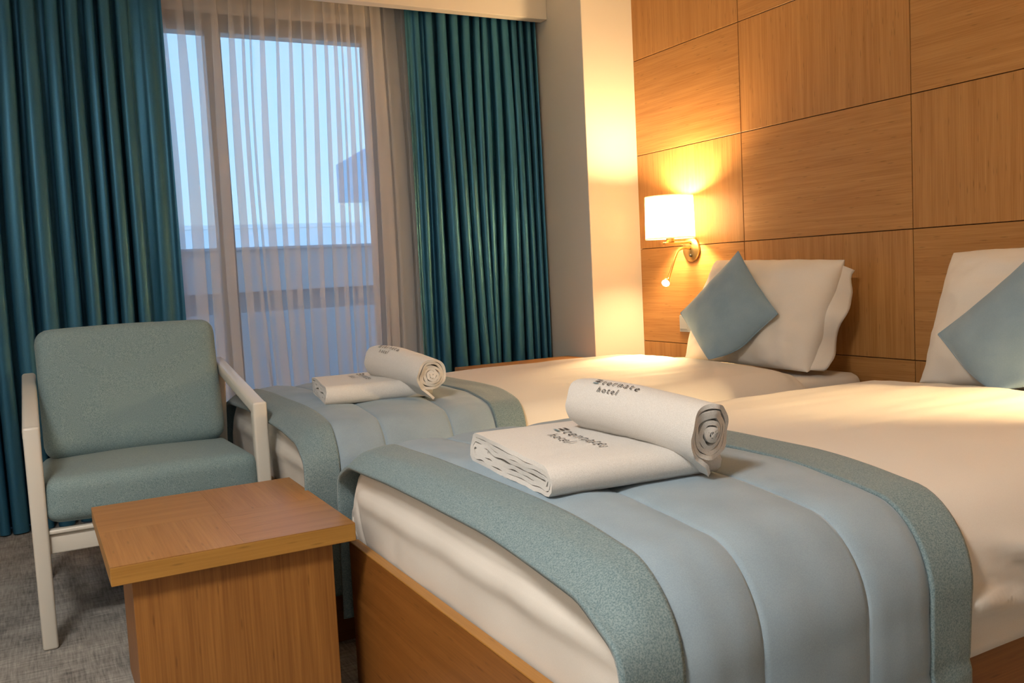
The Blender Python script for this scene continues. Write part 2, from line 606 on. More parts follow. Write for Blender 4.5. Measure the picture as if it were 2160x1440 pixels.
cl = curtain('blackout_curtain', -3.72, -2.312, 3.812, 0.006, 2.52, 19, 0.070, 0.25, 3, 'satin', flat=((0.92, 0.85),), drift=0.025)
tag(cl, 'teal satin curtain hanging behind the armchair, left of the sheer', 'curtain', 'teal satin curtains at the window')
cr = curtain('blackout_curtain', -1.118, -0.345, 3.812, 0.006, 2.52, 13, 0.062, 0.24, 11, 'satin', flat=((0.08, 0.17),), drift=0.02)
tag(cr, 'teal satin curtain beside the white corner pillar, right of the sheer', 'curtain', 'teal satin curtains at the window')
sh = curtain('sheer_curtain', -2.42, -1.00, 3.902, 0.01, 2.54, 13, 0.018, 0.255, 23, 'sheer', per=40, drift=0.04, rows=50, wr=(0.5, 1.6))
tag(sh, 'white translucent sheer curtain with loose folds over the window', 'curtain')

# ------------------------------------------------------------------ beds
BY0, BY1 = 0.278, 1.522        # duvet outer sides of the near bed
BX = -2.275                    # duvet foot face
DY = 1.497                     # second bed offset towards the window
YC = (BY0 + BY1) / 2

def top_z(y, half=0.622):
    t = abs(y - YC) / half
    return 0.594 - 0.016 * t ** 2.5

def body_point(u, inset=0.0):
    """cross profile of the made bed; u in [0,1] from the near hem over the top to the far hem -> (y,z)"""
    hem, R = 0.352, 0.115
    half = 0.622 - inset
    side = 0.575 - R - hem
    arc = PI / 2 * R
    flat = 2 * (half - R)
    tot = 2 * side + 2 * arc + flat
    s = u * tot
    if s > tot / 2:
        y, z = body_point(1 - u, inset)
        return 2 * YC - y, z
    if s < side:
        k = s / side
        return YC - half + 0.006 * k * k, hem + s
    s -= side
    if s < arc:
        a = s / R
        y = YC - half + R - R * math.cos(a) + 0.006 * (1 - a / (PI / 2))
        return y, hem + side + R * math.sin(a) + (top_z(y) - 0.575) * sstep(0.5, PI / 2, a)
    s -= arc
    y = YC - half + R + s
    return y, top_z(y)

def grid_faces(nu, nv):
    return [(j * nu + i, j * nu + i + 1, (j + 1) * nu + i + 1, (j + 1) * nu + i) for j in range(nv - 1) for i in range(nu - 1)]

def make_duvet(seed, loc_y):
    """draped cover: over the sides, tucked inside the foot board, open end near the pillows"""
    nu, nx = 121, 120
    x_head = -0.41
    verts = []
    RF = 0.07
    for i in range(nx + 1):
        q = i / nx
        for k in range(nu):
            u = k / (nu - 1)
            y, z = body_point(u)
            x = BX + (x_head - BX) * (q ** 1.15)
            d = x - BX
            tz = z
            if d < RF:                      # rounded foot edge
                a = math.acos(max(-1, min(1, 1 - d / RF)))
                tz = z - (RF * 0.75) * (1 - math.sin(a)) * sstep(0.42, 0.52, z)
            # puffy quilt, thicker towards the pillows, lower at the open end
            inner = sstep(0.50, 0.57, z)
            puff = 0.010 * sstep(0.35, 1.2, d) * inner
            puff -= 0.022 * sstep(x_head - 0.08, x_head, x) * inner
            w = 0.006 * nz(x * 2.1 + seed, y * 2.6, seed) + 0.0035 * nz(x * 6 + seed, y * 3.5, 4.0) + 0.0035 * nz(x * 2.2 + y * 3 + seed, y * 15, 6.0) * sstep(-1.5, -1.2, x)
            sidew = (1 - inner)
            yy = y + (YC - y) / abs(YC - y + 1e-6) * 0.0
            sgn = -1 if y < YC else 1
            yy += sgn * sidew * (0.006 * nz(x * 7 + z * 5 + seed, z * 4, 1.3) + 0.004 * nz(x * 3.0 - z * 9, 2.0, seed))
            # diagonal drag folds on the sides
            yy += sgn * sidew * 0.042 * max(0, math.sin(11 * x + 62 * z + 3 * nz(x * 2, z * 2, seed))) ** 1.5 * (0.4 + abs(nz(x * 1.7, 1.0, seed)) * 1.6) * sstep(0.36, 0.45, z) * sstep(0.58, 0.45, z) * sstep(-1.69, -1.60, x)
            yy += sgn * 0.004 * sstep(0.376, 0.366, z)        # stitched hem
            verts.append((x, yy, tz + puff + w * inner))
    faces = grid_faces(nu, nx + 1)
    # foot face, tucked down behind the foot board
    nf = 16
    base = len(verts)
    row0 = verts[:nu]
    for r in range(1, nf + 1):
        t = r / nf
        for k in range(nu):
            x, y, z = row0[k]
            zb = 0.335
            zz = z + (zb - z) * t if z > zb else z
            e = min(abs(y - BY0), abs(y - BY1))
            bulge = 0.012 * math.exp(-((zz - 0.488) / 0.022) ** 2) * sstep(0.02, 0.08, e)
            wr = 0.006 * nz(y * 5 + seed, zz * 8, 9.0) + 0.004 * nz(y * 14, zz * 5, seed)
            groove = 0.011 * math.exp(-((e - 0.040) / 0.006) ** 2)
            xx = BX + 0.004 - bulge * math.sin(PI * min(1, t * 1.3)) + (wr + groove) * min(1, 3 * t) + 0.014 * t * t
            verts.append((xx, y, zz))
    prev = list(range(nu))
    for r in range(1, nf + 1):
        cur = [base + (r - 1) * nu + k for k in range(nu)]
        for k in range(nu - 1):
            faces.append((cur[k], cur[k + 1], prev[k + 1], prev[k]))
        prev = cur
    # open head end: turned under to a rounded lip
    base = len(verts)
    last = verts[nx * nu:(nx + 1) * nu]
    lip = [(0.014, -0.010), (0.020, -0.024), (0.012, -0.040)]
    for dx, dz in lip:
        for k in range(nu):
            x, y, z = last[k]
            verts.append((x + dx, y + (0.003 if y < YC else -0.003), z + dz * sstep(0.36, 0.5, z)))
    prev = [nx * nu + k for k in range(nu)]
    for r in range(len(lip)):
        cur = [base + r * nu + k for k in range(nu)]
        for k in range(nu - 1):
            faces.append((prev[k], prev[k + 1], cur[k + 1], cur[k]))
        prev = cur
    o = mesh('duvet', [(x - BX, y - YC, z - 0.335) for x, y, z in verts], faces, 'linen', None, True)
    o.location = (BX, YC + loc_y, 0.335)
    solidify(o, 0.010, -1.0)
    return o

def rounded_block(nx, ny, nz_, x0, x1, y0, y1, z0, z1, r):
    bm = bmesh.new()
    bmesh.ops.create_cube(bm, size=2)
    bmesh.ops.subdivide_edges(bm, edges=bm.edges[:], cuts=max(nx, ny, nz_), use_grid_fill=True)
    cx, cy, cz = (x0 + x1) / 2, (y0 + y1) / 2, (z0 + z1) / 2
    hx, hy, hz = (x1 - x0) / 2, (y1 - y0) / 2, (z1 - z0) / 2
    def warp(t, h):      # denser towards the edges
        s = math.sin(t * PI / 2)
        return s * h
    for v in bm.verts:
        p = Vector((warp(v.co.x, hx), warp(v.co.y, hy), warp(v.co.z, hz)))
        q = Vector((max(-hx + r, min(hx - r, p.x)), max(-hy + r, min(hy - r, p.y)), max(-hz + r, min(hz - r, p.z))))
        d = p - q
        if d.length > 1e-9:
            d = d.normalized() * min(r, r)
            # only the skin lies beyond the inner box
        v.co = q + d + Vector((cx, cy, cz))
    return bm

# runner boundaries along the bed on the top and at the hanging near side
RT = [-2.312, -2.198, -2.055, -1.820, -1.652, -1.535]
RS = [-2.345, -2.247, -2.103, -1.895, -1.758, -1.662]
def run_x(c, u):
    """c in [0,5] continuous strip coordinate, u cross parameter"""
    i = min(4, int(c)); f = c - i
    xt = RT[i] * (1 - f) + RT[i + 1] * f
    xs = RS[i] * (1 - f) + RS[i + 1] * f
    k = sstep(0.42, 0.12, u)
    return xt * (1 - k) + xs * k

def run_point(u, hang=0.155):
    """u in [0,1]: hanging flap, bed profile, hanging flap"""
    if u < 0.14:
        k = u / 0.14
        y, z = body_point(0.0)
        return y - 0.004, hang + (z - hang) * k
    if u > 0.86:
        k = (1 - u) / 0.14
        y, z = body_point(1.0)
        return y + 0.004, hang + (z - hang) * k
    return body_point((u - 0.14) / 0.72)

def make_runner(seed, loc_y, label):
    root = empty('bed_runner', (-1.93, YC + loc_y, 0.155))
    tag(root, label, 'bed runner', 'bed runners laid across the foot ends')
    names = ['border', 'velvet_strip', 'velvet_strip', 'velvet_strip', 'border']
    nu = 150
    for si, nm in enumerate(names):
        nc = 17
        verts = []
        for ic in range(nc):
            f = ic / (nc - 1)
            c = si + f
            for k in range(nu):
                u = k / (nu - 1)
                y, z = run_point(u)
                y2, z2 = run_point(min(1, u + 0.004)); y1, z1 = run_point(max(0, u - 0.004))
                ty, tz = y2 - y1, z2 - z1
                l = math.hypot(ty, tz) or 1
                ny_, nz2 = -tz / l, ty / l
                off = 0.018
                if nm == 'velvet_strip':
                    off += 0.009 * (1 - abs(2 * f - 1) ** 3.0)
                    off += 0.0025 * nz(c * 3.3 + seed, u * 9, 2.0)
                    off += 0.002 * nz(c * 1.3 + seed, u * 22, 5.0)
                else:
                    off += 0.006 + 0.003 * nz(c * 2 + seed, u * 10, 3.0)
                x = run_x(c, u)
                x += 0.006 * nz(u * 6 + seed, c * 0.5, 8.0) * (1 if c < 0.01 or c > 4.99 else 0.6)
                # hanging flaps sway a little
                hang = sstep(0.14, 0.0, u) + sstep(0.86, 1.0, u)
                off += hang * (0.006 + 0.008 * nz(c * 2.2 + seed, u * 4, 1.0))
                yy, zz = y + ny_ * off, z + nz2 * off
                # the foot edge droops over the end of the bed
                zz -= 0.030 * sstep(-2.262, -2.325, x) ** 1.0 * sstep(0.5, 0.58, z) + 0.010 * sstep(-2.21, -2.31, x) * sstep(0.5, 0.58, z)
                verts.append((x + 1.93, yy - YC, zz - 0.155))
        fc = [f_ for f_ in grid_faces(nu, nc)]
        o = mesh(nm, verts, fc, 'velvet' if nm == 'velvet_strip' else 'border', root, True)
        solidify(o, 0.010, -1.0)
    return root

def make_bed(loc_y, tagword):
    bf = empty('bed', (-1.15, YC + loc_y, 0.0))
    tag(bf, 'low wooden bed with veneer foot board, the bed ' + tagword, 'bed', 'twin bed frames')
    yA, yB = 0.290 + loc_y, 1.508 + loc_y
    fb = box('foot_board', -2.300, -2.276, yA, yB, 0.0, 0.366, 'frame_y', bf)
    e = box('edge_band', -2.300, -2.276, yA, yB, 0.3665, 0.3705, 'frame_edge', bf, 0.0008, 1)
    for ya in (yA, yB - 0.024):
        box('side_board', -2.2755, -0.03, ya, ya + 0.024, 0.0, 0.345, 'frame_x', bf, 0.001, 1)
    box('slat_base', -2.2755, -0.03, yA + 0.025, yB - 0.025, 0.20, 0.24, 'frame_x', bf)
    m = from_bm('mattress', rounded_block(14, 14, 14, -1.10, 1.10, -0.562, 0.562, 0, 0.316, 0.050), 'linen', None, True)
    m.location = (-1.135, YC + loc_y, 0.2405)
    tag(m, 'white sheeted mattress of the bed ' + tagword, 'mattress', 'mattresses of the twin beds')
    return bf

make_bed(0.0, 'nearest the camera')
make_bed(DY, 'beside the window')
tag(make_duvet(1.7, 0.0), 'white cotton duvet spread on the near bed', 'duvet', 'white duvets')
tag(make_duvet(5.3, DY), 'white cotton duvet spread on the bed beside the window', 'duvet', 'white duvets')
make_runner(2.2, 0.0, 'blue grey velvet runner with teal borders across the near bed')
make_runner(6.1, DY, 'blue grey velvet runner with teal borders across the bed by the window')

# ------------------------------------------------------------------ pillows and cushions
def pillow_mesh(name, w, h, t, mat, parent=None, n=30, seed=0.0, pinch=0.035, wr=0.006, pw=2.6, ex=0.5):
    """plump pillow lying in the local xy-plane (x width, y height), thickness along z"""
    verts, idx = [], {}
    faces = []
    for side in (1, -1):
        for j in range(n + 1):
            for i in range(n + 1):
                a, b = math.sin((2 * i / n - 1) * PI / 2), math.sin((2 * j / n - 1) * PI / 2)
                edge = i in (0, n) or j in (0, n)
                if side == -1 and edge:
                    idx[(side, i, j)] = idx[(1, i, j)]
                    continue
                th = max(0, (1 - abs(a) ** pw)) ** ex * max(0, (1 - abs(b) ** pw)) ** ex
                px = a * (w / 2) * (1 - pinch * (1 - b * b) * 1.0)
                py = b * (h / 2) * (1 - pinch * (1 - a * a) * 1.0)
                z = side * t / 2 * th
                z += wr * th * (nz(px * 9 + seed, py * 7, side * 3.0) + 0.6 * nz(px * 20 + seed, py * 20, side))
                z += side * wr * 0.45 * th ** 0.5 * (1 - 2 * abs(nz(px * 6 + py * 11 + seed, py * 4 - px * 5, 8.0))) * sstep(0.2, 0.85, max(abs(a), abs(b)))
                if edge:
                    z = 0.3 * wr * nz(px * 20 + seed, py * 20, 1.0)
                idx[(side, i, j)] = len(verts)
                verts.append((px, py, z))
        for j in range(n):
            for i in range(n):
                q = (idx[(side, i, j)], idx[(side, i + 1, j)], idx[(side, i + 1, j + 1)], idx[(side, i, j + 1)])
                faces.append(q if side == 1 else q[::-1])
    return mesh(name, verts, faces, mat, parent, True)

def orient(o, center, right, up):
    r = Vector(right).normalized()
    n_ = r.cross(Vector(up)).normalized()
    u = n_.cross(r).normalized()
    o.matrix_world = Matrix(((r.x, u.x, n_.x, center[0]), (r.y, u.y, n_.y, center[1]), (r.z, u.z, n_.z, center[2]), (0, 0, 0, 1)))

def seam_loop(name, w, h, mat, parent, pinch, rad=0.0035):
    pts = []
    K = 24
    for (ax, s) in ((0, -1), (1, 1), (0, 1), (1, -1)):
        for k in range(K):
            f = 2 * k / K - 1
            if ax == 0:
                a, b = (f, -1) if s == -1 else (-f, 1)
            else:
                a, b = (1, f) if s == 1 else (-1, -f)
            pts.append((a * w / 2 * (1 - pinch * (1 - b * b)), b * h / 2 * (1 - pinch * (1 - a * a)), 0))
    pts.append(pts[0])
    return tube(name, pts, rad, mat, parent, 6, cap=False)

def squash(parts, root, rest, full, band=0.10, push=0.35):
    """flatten what would sink below height `rest`"""
    mw = root.matrix_world.copy()
    inv = mw.inverted()
    knee = rest + band
    for p in parts:
        for v in p.data.vertices:
            w = mw @ v.co
            if w.z < knee:
                d = knee - w.z
                nd = band * (1 - math.exp(-d / band * 1.15)) / (1 - math.exp(-full / band * 1.15))
                w.x -= push * (d - nd)
                w.z = knee - nd
                v.co = inv @ w
        p.data.update()

def make_pillow(center, right, up, label, seed, flange_side=1):
    root = empty('pillow')
    tag(root, label, 'pillow', 'white pillows against the headboard')
    body = pillow_mesh('pillow_body', 0.75, 0.50, 0.23, 'linen', root, 40, seed, 0.02, 0.024, 3.0, 0.5)
    # loose open end of the pillowcase
    fv = []
    nI, nJ = 10, 26
    for i in range(nI + 1):
        for j in range(nJ + 1):
            s, b = i / nI, 2 * j / nJ - 1
            x = flange_side * (0.345 + 0.075 * s * (0.75 + 0.25 * nz(b * 3 + seed, 2.2, 0.0) + 0.15 * math.sin(6 * b)))
            y = b * 0.232 * (1 - 0.04 * s)
            z = -0.012 * s - 0.045 * s * s + 0.014 * s * math.sin(7 * b + seed) + 0.014 * (1 - s) * 1.0
            fv.append((x, y, z))
    fo = mesh('pillowcase_flap', fv, grid_faces(nJ + 1, nI + 1), 'linen', root, True)
    solidify(fo, 0.003, 0.0)
    orient(root, center, right, up)
    squash([body, fo], root, 0.563, 0.17, 0.10, 0.30)
    return root

def make_cushion(center, right, up, label, seed, rest=0.603):
    """square cushion standing on a corner that is squashed against the bed at height `rest`"""
    root = empty('throw_cushion')
    tag(root, label, 'cushion', 'slate blue cushions standing on a corner')
    S = 0.385
    parts = [pillow_mesh('cushion_body', S, S, 0.15, 'cushion', root, 36, seed, 0.045, 0.006, 2.2, 0.62),
             seam_loop('seam', S, S, 'cushion', root, 0.045, 0.003)]
    orient(root, center, right, up)
    squash(parts, root, rest, max(0.101, center[2] - rest - 0.10 + 0.275))
    return root

# local x = right (towards -y when seen from the room), local y = up the lean
lean = Vector((0.42, 0.0, 1.0)).normalized()
make_pillow((-0.205, 2.245, 0.786), (0.0, -1, -0.03), lean, 'white pillow leaning on the headboard of the bed beside the window', 1.1)
make_pillow((-0.205, 1.005, 0.790), (0.0, -1, 0.02), lean, 'white pillow leaning on the headboard above the near bed, cut by the frame', 4.4)
def diag(right, up, ang):
    r, u = Vector(right).normalized(), Vector(up).normalized()
    return r * math.cos(ang) + u * math.sin(ang), -r * math.sin(ang) + u * math.cos(ang)
cu = Vector((0.33, 0.02, 1.0)).normalized()
cr_ = Vector((0.10, -1.0, 0.02)).normalized()
r2, u2 = diag(cr_, cu, math.radians(-45))
make_cushion((-0.365, 2.270, 0.803), r2, u2, 'slate blue diamond cushion against the pillow of the bed beside the window', 0.4)
r2, u2 = diag(Vector((0.0, -1.0, 0.0)), cu, math.radians(-46))
make_cushion((-0.375, 0.980, 0.752), r2, u2, 'slate blue cushion on the near bed, cut by the frame edge', 3.4)

# ------------------------------------------------------------------ towels
def stadium(f, hw, r):
    """point at fraction f (from the bottom middle, counter-clockwise) of a stadium of half width hw and radius r"""
    st = max(hw - r, 0.0)
    per = 4 * st + 2 * PI * r
    d = (f % 1.0) * per
    if d < st: return d, -r
    d -= st
    if d < PI * r:
        a = d / r
        return st + r * math.sin(a), -r * math.cos(a)
    d -= PI * r
    if d < 2 * st: return st - d, r
    d -= 2 * st
    if d < PI * r:
        a = d / r
        return -st - r * math.sin(a), r * math.cos(a)
    d -= PI * r
    return -st + d, -r

def spiral_profile(w, h, t, turns, n=56, gap=0.0015, seed=0.0, tail=0.0):
    """flattened spiral (stadium shaped) centre line from the outside inwards: list of (a, b)"""
    pts = []
    total = int(turns * n)
    for i in range(total + 1):
        k = i / n
        d = k * (t + gap)
        hw, hh = w / 2 - t / 2 - d, max(h / 2 - t / 2 - d, t * 0.40)
        hw = max(hw, hh)
        x, z = stadium(k + tail / (2 * PI), hw, hh)
        inn = 1.0 + 1.6 * sstep(0.6, 1.4, k)
        x += 0.003 * inn * nz(k * 3 + seed, k * 6.0, 0.0)
        z += 0.0022 * inn * nz(x * 22 + k * 2 + seed, k * 1.2, 3.0)
        pts.append((x, z))
    return pts

def strip_solid(name, prof, t, stations, mat, parent):
    """sweep a thick strip (centre line prof) through stations: functions giving world-local position"""
    n = len(prof)
    outer, inner = [], []
    for i, (x, z) in enumerate(prof):
        x0, z0 = prof[max(0, i - 1)]
        x1, z1 = prof[min(n - 1, i + 1)]
        tx, tz = x1 - x0, z1 - z0
        l = math.hypot(tx, tz) or 1
        nx_, nz_ = tz / l, -tx / l
        outer.append((x + nx_ * t / 2, z + nz_ * t / 2))
        inner.append((x - nx_ * t / 2, z - nz_ * t / 2))
    loop = outer + inner[::-1]
    m = len(loop)
    verts, faces = [], []
    for st in stations:
        for p in loop:
            verts.append(st(p))
    ns = len(stations)
    for s in range(ns - 1):
        for i in range(m):
            j = (i + 1) % m
            faces.append((s * m + i, s * m + j, (s + 1) * m + j, (s + 1) * m + i))
    for s, flip in ((0, False), (ns - 1, True)):
        for i in range(n - 1):
            q = (s * m + i, s * m + i + 1, s * m + m - 2 - i, s * m + m - 1 - i)
            faces.append(q if not flip else q[::-1])
    o = mesh(name, verts, faces, mat, parent, True)
    bm = bmesh.new(); bm.from_mesh(o.data)
    bmesh.ops.recalc_face_normals(bm, faces=bm.faces)
    bm.to_mesh(o.data); bm.free()
    o.data.set_sharp_from_angle(angle=math.radians(50))
    return o

def text_mesh(body, size):
    cu_ = bpy.data.curves.new('embroidered_text', 'FONT')
    cu_.body = body
    cu_.size = size
    cu_.align_x = 'CENTER'
    cu_.resolution_u = 2
    cu_.space_character = 1.35
    ob = bpy.data.objects.new('embroidered_text_curve', cu_)
    C.objects.link(ob)
    dg = bpy.context.evaluated_depsgraph_get()
    dg.update()
    me = bpy.data.meshes.new_from_object(ob.evaluated_get(dg))
    V = [tuple(v.co) for v in me.vertices]
    F = [tuple(p.vertices) for p in me.polygons]
    bpy.data.objects.remove(ob)
    bpy.data.meshes.remove(me)
    return V, F

TXT_A = text_mesh('ternate', 0.042)
TXT_B = text_mesh('hotel', 0.034)
def bar(x, y, w=0.006, h=0.022, sl=0.35):
    return [(x, y, 0), (x + w, y, 0), (x + w + sl * h, y + h, 0), (x + sl * h, y + h, 0)], [(0, 1, 2, 3)]

def subdiv_put(name, V, F, fn, mat, parent):
    bm = bmesh.new()
    vs = [bm.verts.new(v) for v in V]
    for f in F:
        try: bm.faces.new([vs[i] for i in f])
        except ValueError: pass
    for _ in range(1):
        long_e = [e for e in bm.edges if e.calc_length() > 0.006]
        if long_e:
            bmesh.ops.subdivide_edges(bm, edges=long_e, cuts=2)
    bmesh.ops.triangulate(bm, faces=bm.faces[:])
    for v in bm.verts:
        v.co = Vector(fn(v.co.x, v.co.y))
    o = from_bm(name, bm, mat, parent)
    return o

def make_logo(parent, fn0, sc=1.0):
    """fn0(x, y) puts the flat logo coordinates on the towel surface"""
    fn = lambda x, y: fn0(x * sc, y * sc)
    V, F = TXT_A
    subdiv_put('embroidered_word', [(x + 0.016, y, 0) for x, y, z in V], F, fn, 'thread', parent)
    V, F = TXT_B
    subdiv_put('embroidered_word', [(x - 0.015, y - 0.036, 0) for x, y, z in V], F, fn, 'thread', parent)
    for k, mt in enumerate(('thread', 'thread', 'thread_blue')):
        V, F = bar(-0.108, 0.022 - 0.011 * k, 0.024, 0.0055, 0.6)
        subdiv_put('embroidered_bar', V, F, fn, mt, parent)

def make_folded(loc, rz, label, seed, w=0.425, tx=(0.0, 0.0)):
    root = empty('folded_towel')
    tag(root, label, 'towel', 'folded bath towels')
    h, t, L = 0.074, 0.0085, 0.355
    prof = spiral_profile(w, h, t, 3.35, 60, 0.001, seed)
    def st(f):
        x = (f - 0.5) * L
        end = min(f, 1 - f)
        def put(p):
            a, b = p
            sag = 0.004 * nz(a * 6 + seed, x * 6, 1.0)
            k = 1 - 0.02 * sstep(0.06, 0.0, end)
            # local y runs across the folds; top sags towards the open side
            return (x + 0.006 * nz(a * 5 + seed, b * 30, 2.0) * (1 if end < 0.02 else 0.3), a * k,
                    h / 2 + b * (1 + 0.06 * math.sin(a * 9 + seed)) + sag * (b / h + 0.5))
        return put
    strip_solid('terry_layers', prof, t, [st(f) for f in (0, 0.03, 0.1, 0.25, 0.4, 0.55, 0.7, 0.85, 0.95, 1)], 'towel', root)
    def fn(x, y):
        # text reads along -y (to the right in the room), top towards +x
        a, b = -x + tx[1], y + tx[0]
        aa = a
        sag = 0.004 * nz(aa * 6 + seed, b * 6, 1.0)
        zz = h / 2 + (h / 2) * (1 + 0.06 * math.sin(aa * 9 + seed)) + sag
        return (b, aa, zz - 0.0015)
    make_logo(root, fn)
    root.location = loc
    root.rotation_euler = (0, 0, rz)
    return root

def make_rolled(c1, c2, label, seed, tail=0.5, rad=0.060):
    root = empty('rolled_towel', c1)
    tag(root, label, 'towel', 'rolled bath towels')
    a, b = Vector(c1), Vector(c2)
    ax = (b - a)
    L = ax.length
    ax.normalize()
    side = ax.cross(Vector((0, 0, 1))).normalized()
    up = side.cross(ax).normalized()
    t = 0.0085
    prof = spiral_profile(2 * rad, 2 * rad, t, 5.5, 44, 0.0016, seed, tail)
    # loose outer end hangs down as a small flap
    x0, z0 = prof[0]; x1, z1 = prof[1]
    dx, dz = x0 - x1, z0 - z1
    l = math.hypot(dx, dz)
    flap = [(x0 + dx / l * k, z0 + dz / l * k - 0.15 * k) for k in (0.045, 0.030, 0.015)]
    prof = flap + prof
    def st(f):
        s = f * L
        def put(p):
            pa, pb = p
            k = (1.0 - 0.10 * (1 - f)) * (1 - 0.05 * sstep(0.05, 0, f))
            fl = 1.0 + 0.06 * math.sin(3 * f + seed)
            tele = 0.012 * nz(pa * 25 + seed, pb * 25, 0.0) if f > 0.98 or f < 0.02 else 0.0
            sag = 0.008 * math.sin(PI * f)
            v = ax * (s + tele) + side * (pa * k * fl) + up * (pb * k / fl * (0.96 if f > 0.5 else 1.0) + sag)
            return v
        return put
    strip_solid('terry_layers', prof, t, [st(f) for f in (0, 0.02, 0.06, 0.15, 0.3, 0.45, 0.6, 0.75, 0.88, 0.96, 1)], 'towel', root)
    R_ = rad + 0.0005
    def fn(x, y):
        f = 0.36 + x / L
        ph = math.radians(30) - y / R_
        k = (1.0 - 0.10 * (1 - f))
        fl = 1.0 + 0.06 * math.sin(3 * f + seed)
        pa, pb = R_ * math.sin(ph), R_ * math.cos(ph)
        return ax * (f * L) + side * (pa * k * fl) + up * (pb * k / fl * (0.96 if f > 0.5 else 1.0) + 0.008 * math.sin(PI * f))
    make_logo(root, fn, 0.62)
    return root

make_folded((-1.995, 0.850, 0.6190), math.radians(-5.4), 'white folded bath towel with embroidered hotel name on the near bed', 0.3, 0.425, (-0.030, -0.01))
make_rolled((-1.940, 0.945, 0.748), (-1.885, 0.600, 0.715), 'white rolled bath towel lying on the folded towel of the near bed', 0.7)
make_folded((-1.945, 2.300, 0.6190), math.radians(-9), 'white folded bath towel with embroidered hotel name on the bed by the window', 2.3, 0.39, (-0.030, 0.01))
make_rolled((-1.905, 2.345, 0.742), (-1.840, 2.000, 0.708), 'white rolled bath towel lying on the folded towel of the bed by the window', 3.9)

# ------------------------------------------------------------------ armchair
def cushion_block(name, sx, sy, sz, r, mat, parent, bulge=0.012, seed=0.0):
    bm = rounded_block(18, 18, 18, -sx / 2, sx / 2, -sy / 2, sy / 2, -sz / 2, sz / 2, r)
    for v in bm.verts:
        a, b, c = v.co.x / (sx / 2), v.co.y / (sy / 2), v.co.z / (sz / 2)
        v.co.z += bulge * c * max(0, 1 - a * a) * max(0, 1 - b * b)
        v.co.y += 0.5 * bulge * b * max(0, 1 - a * a)
        v.co += Vector((nz(v.co.x * 6 + seed, v.co.y * 6, v.co.z * 6), nz(v.co.y * 5 + seed, v.co.z * 6, 3.0), nz(v.co.x * 5, v.co.y * 5, seed))) * 0.003
    return from_bm(name, bm, mat, parent, True)

def beam(name, p0, p1, w0, d0, w1, d1, mat, parent, bev=0.009, wdir=(1, 0, 0)):
    """rectangular bar between two points with rounded edges; w along wdir, d perpendicular"""
    p0, p1 = Vector(p0), Vector(p1)
    t = (p1 - p0).normalized()
    wv = Vector(wdir)
    wv = (wv - t * wv.dot(t)).normalized()
    dv = t.cross(wv).normalized()
    bm = bmesh.new()
    vs = []
    for p, w, d in ((p0, w0, d0), (p1, w1, d1)):
        for a, b in ((-1, -1), (1, -1), (1, 1), (-1, 1)):
            vs.append(bm.verts.new(p + wv * a * w / 2 + dv * b * d / 2))
    for f in ((3, 2, 1, 0), (4, 5, 6, 7), (0, 1, 5, 4), (1, 2, 6, 5), (2, 3, 7, 6), (3, 0, 4, 7)):
        bm.faces.new([vs[i] for i in f])
    bmesh.ops.bevel(bm, geom=bm.edges[:], offset=bev, segments=3, profile=0.5, affect='EDGES')
    o = from_bm(name, bm, mat, parent, True)
    o.data.set_sharp_from_angle(angle=math.radians(60))
    return o

ch = empty('armchair', (-2.665, 2.55, 0.0))
tag(ch, 'white framed armchair with grey teal tweed cushions by the curtains', 'armchair')
for s in (-1, 1):
    x = s * 0.322
    beam('front_leg', (x, -0.305, 0.0), (x, -0.308, 0.655), 0.041, 0.040, 0.045, 0.048, 'chair_white', ch, 0.008)
    beam('armrest', (x, -0.330, 0.632), (x * 0.985, 0.345, 0.742), 0.046, 0.040, 0.043, 0.038, 'chair_white', ch, 0.010)
    beam('rear_leg', (x * 0.985, 0.43, 0.0), (x * 0.985, 0.300, 0.738), 0.036, 0.036, 0.038, 0.044, 'chair_white', ch, 0.008)
    beam('side_rail', (x * 0.99, -0.285, 0.305), (x * 0.985, 0.375, 0.275), 0.024, 0.056, 0.024, 0.056, 'chair_white', ch, 0.005, (1, 0, 0))
beam('front_rail', (-0.304, -0.292, 0.304), (0.304, -0.292, 0.304), 0.022, 0.058, 0.022, 0.058, 'chair_white', ch, 0.004, (0, 1, 0))
beam('seat_lip', (-0.304, -0.300, 0.341), (0.304, -0.300, 0.341), 0.030, 0.013, 0.030, 0.013, 'chair_white', ch, 0.004, (0, 1, 0))
beam('rear_rail', (-0.30, 0.378, 0.275), (0.30, 0.378, 0.275), 0.022, 0.056, 0.022, 0.056, 'chair_white', ch, 0.004, (0, 1, 0))
beam('back_frame', (-0.29, 0.315, 0.60), (0.29, 0.315, 0.60), 0.020, 0.06, 0.020, 0.06, 'chair_white', ch, 0.004, (0, 1, 0))
sc_ = cushion_block('seat_cushion', 0.616, 0.56, 0.130, 0.040, 'tweed', ch, 0.016, 1.0)
sc_.location = (0.0, -0.050, 0.421)
sc_.rotation_euler = (math.radians(-2.0), 0, 0)
bc_ = cushion_block('back_cushion', 0.585, 0.110, 0.440, 0.048, 'tweed', ch, 0.008, 4.0)
bc_.location = (0.0, 0.195, 0.690)
bc_.rotation_euler = (math.radians(-14.5), 0, 0)

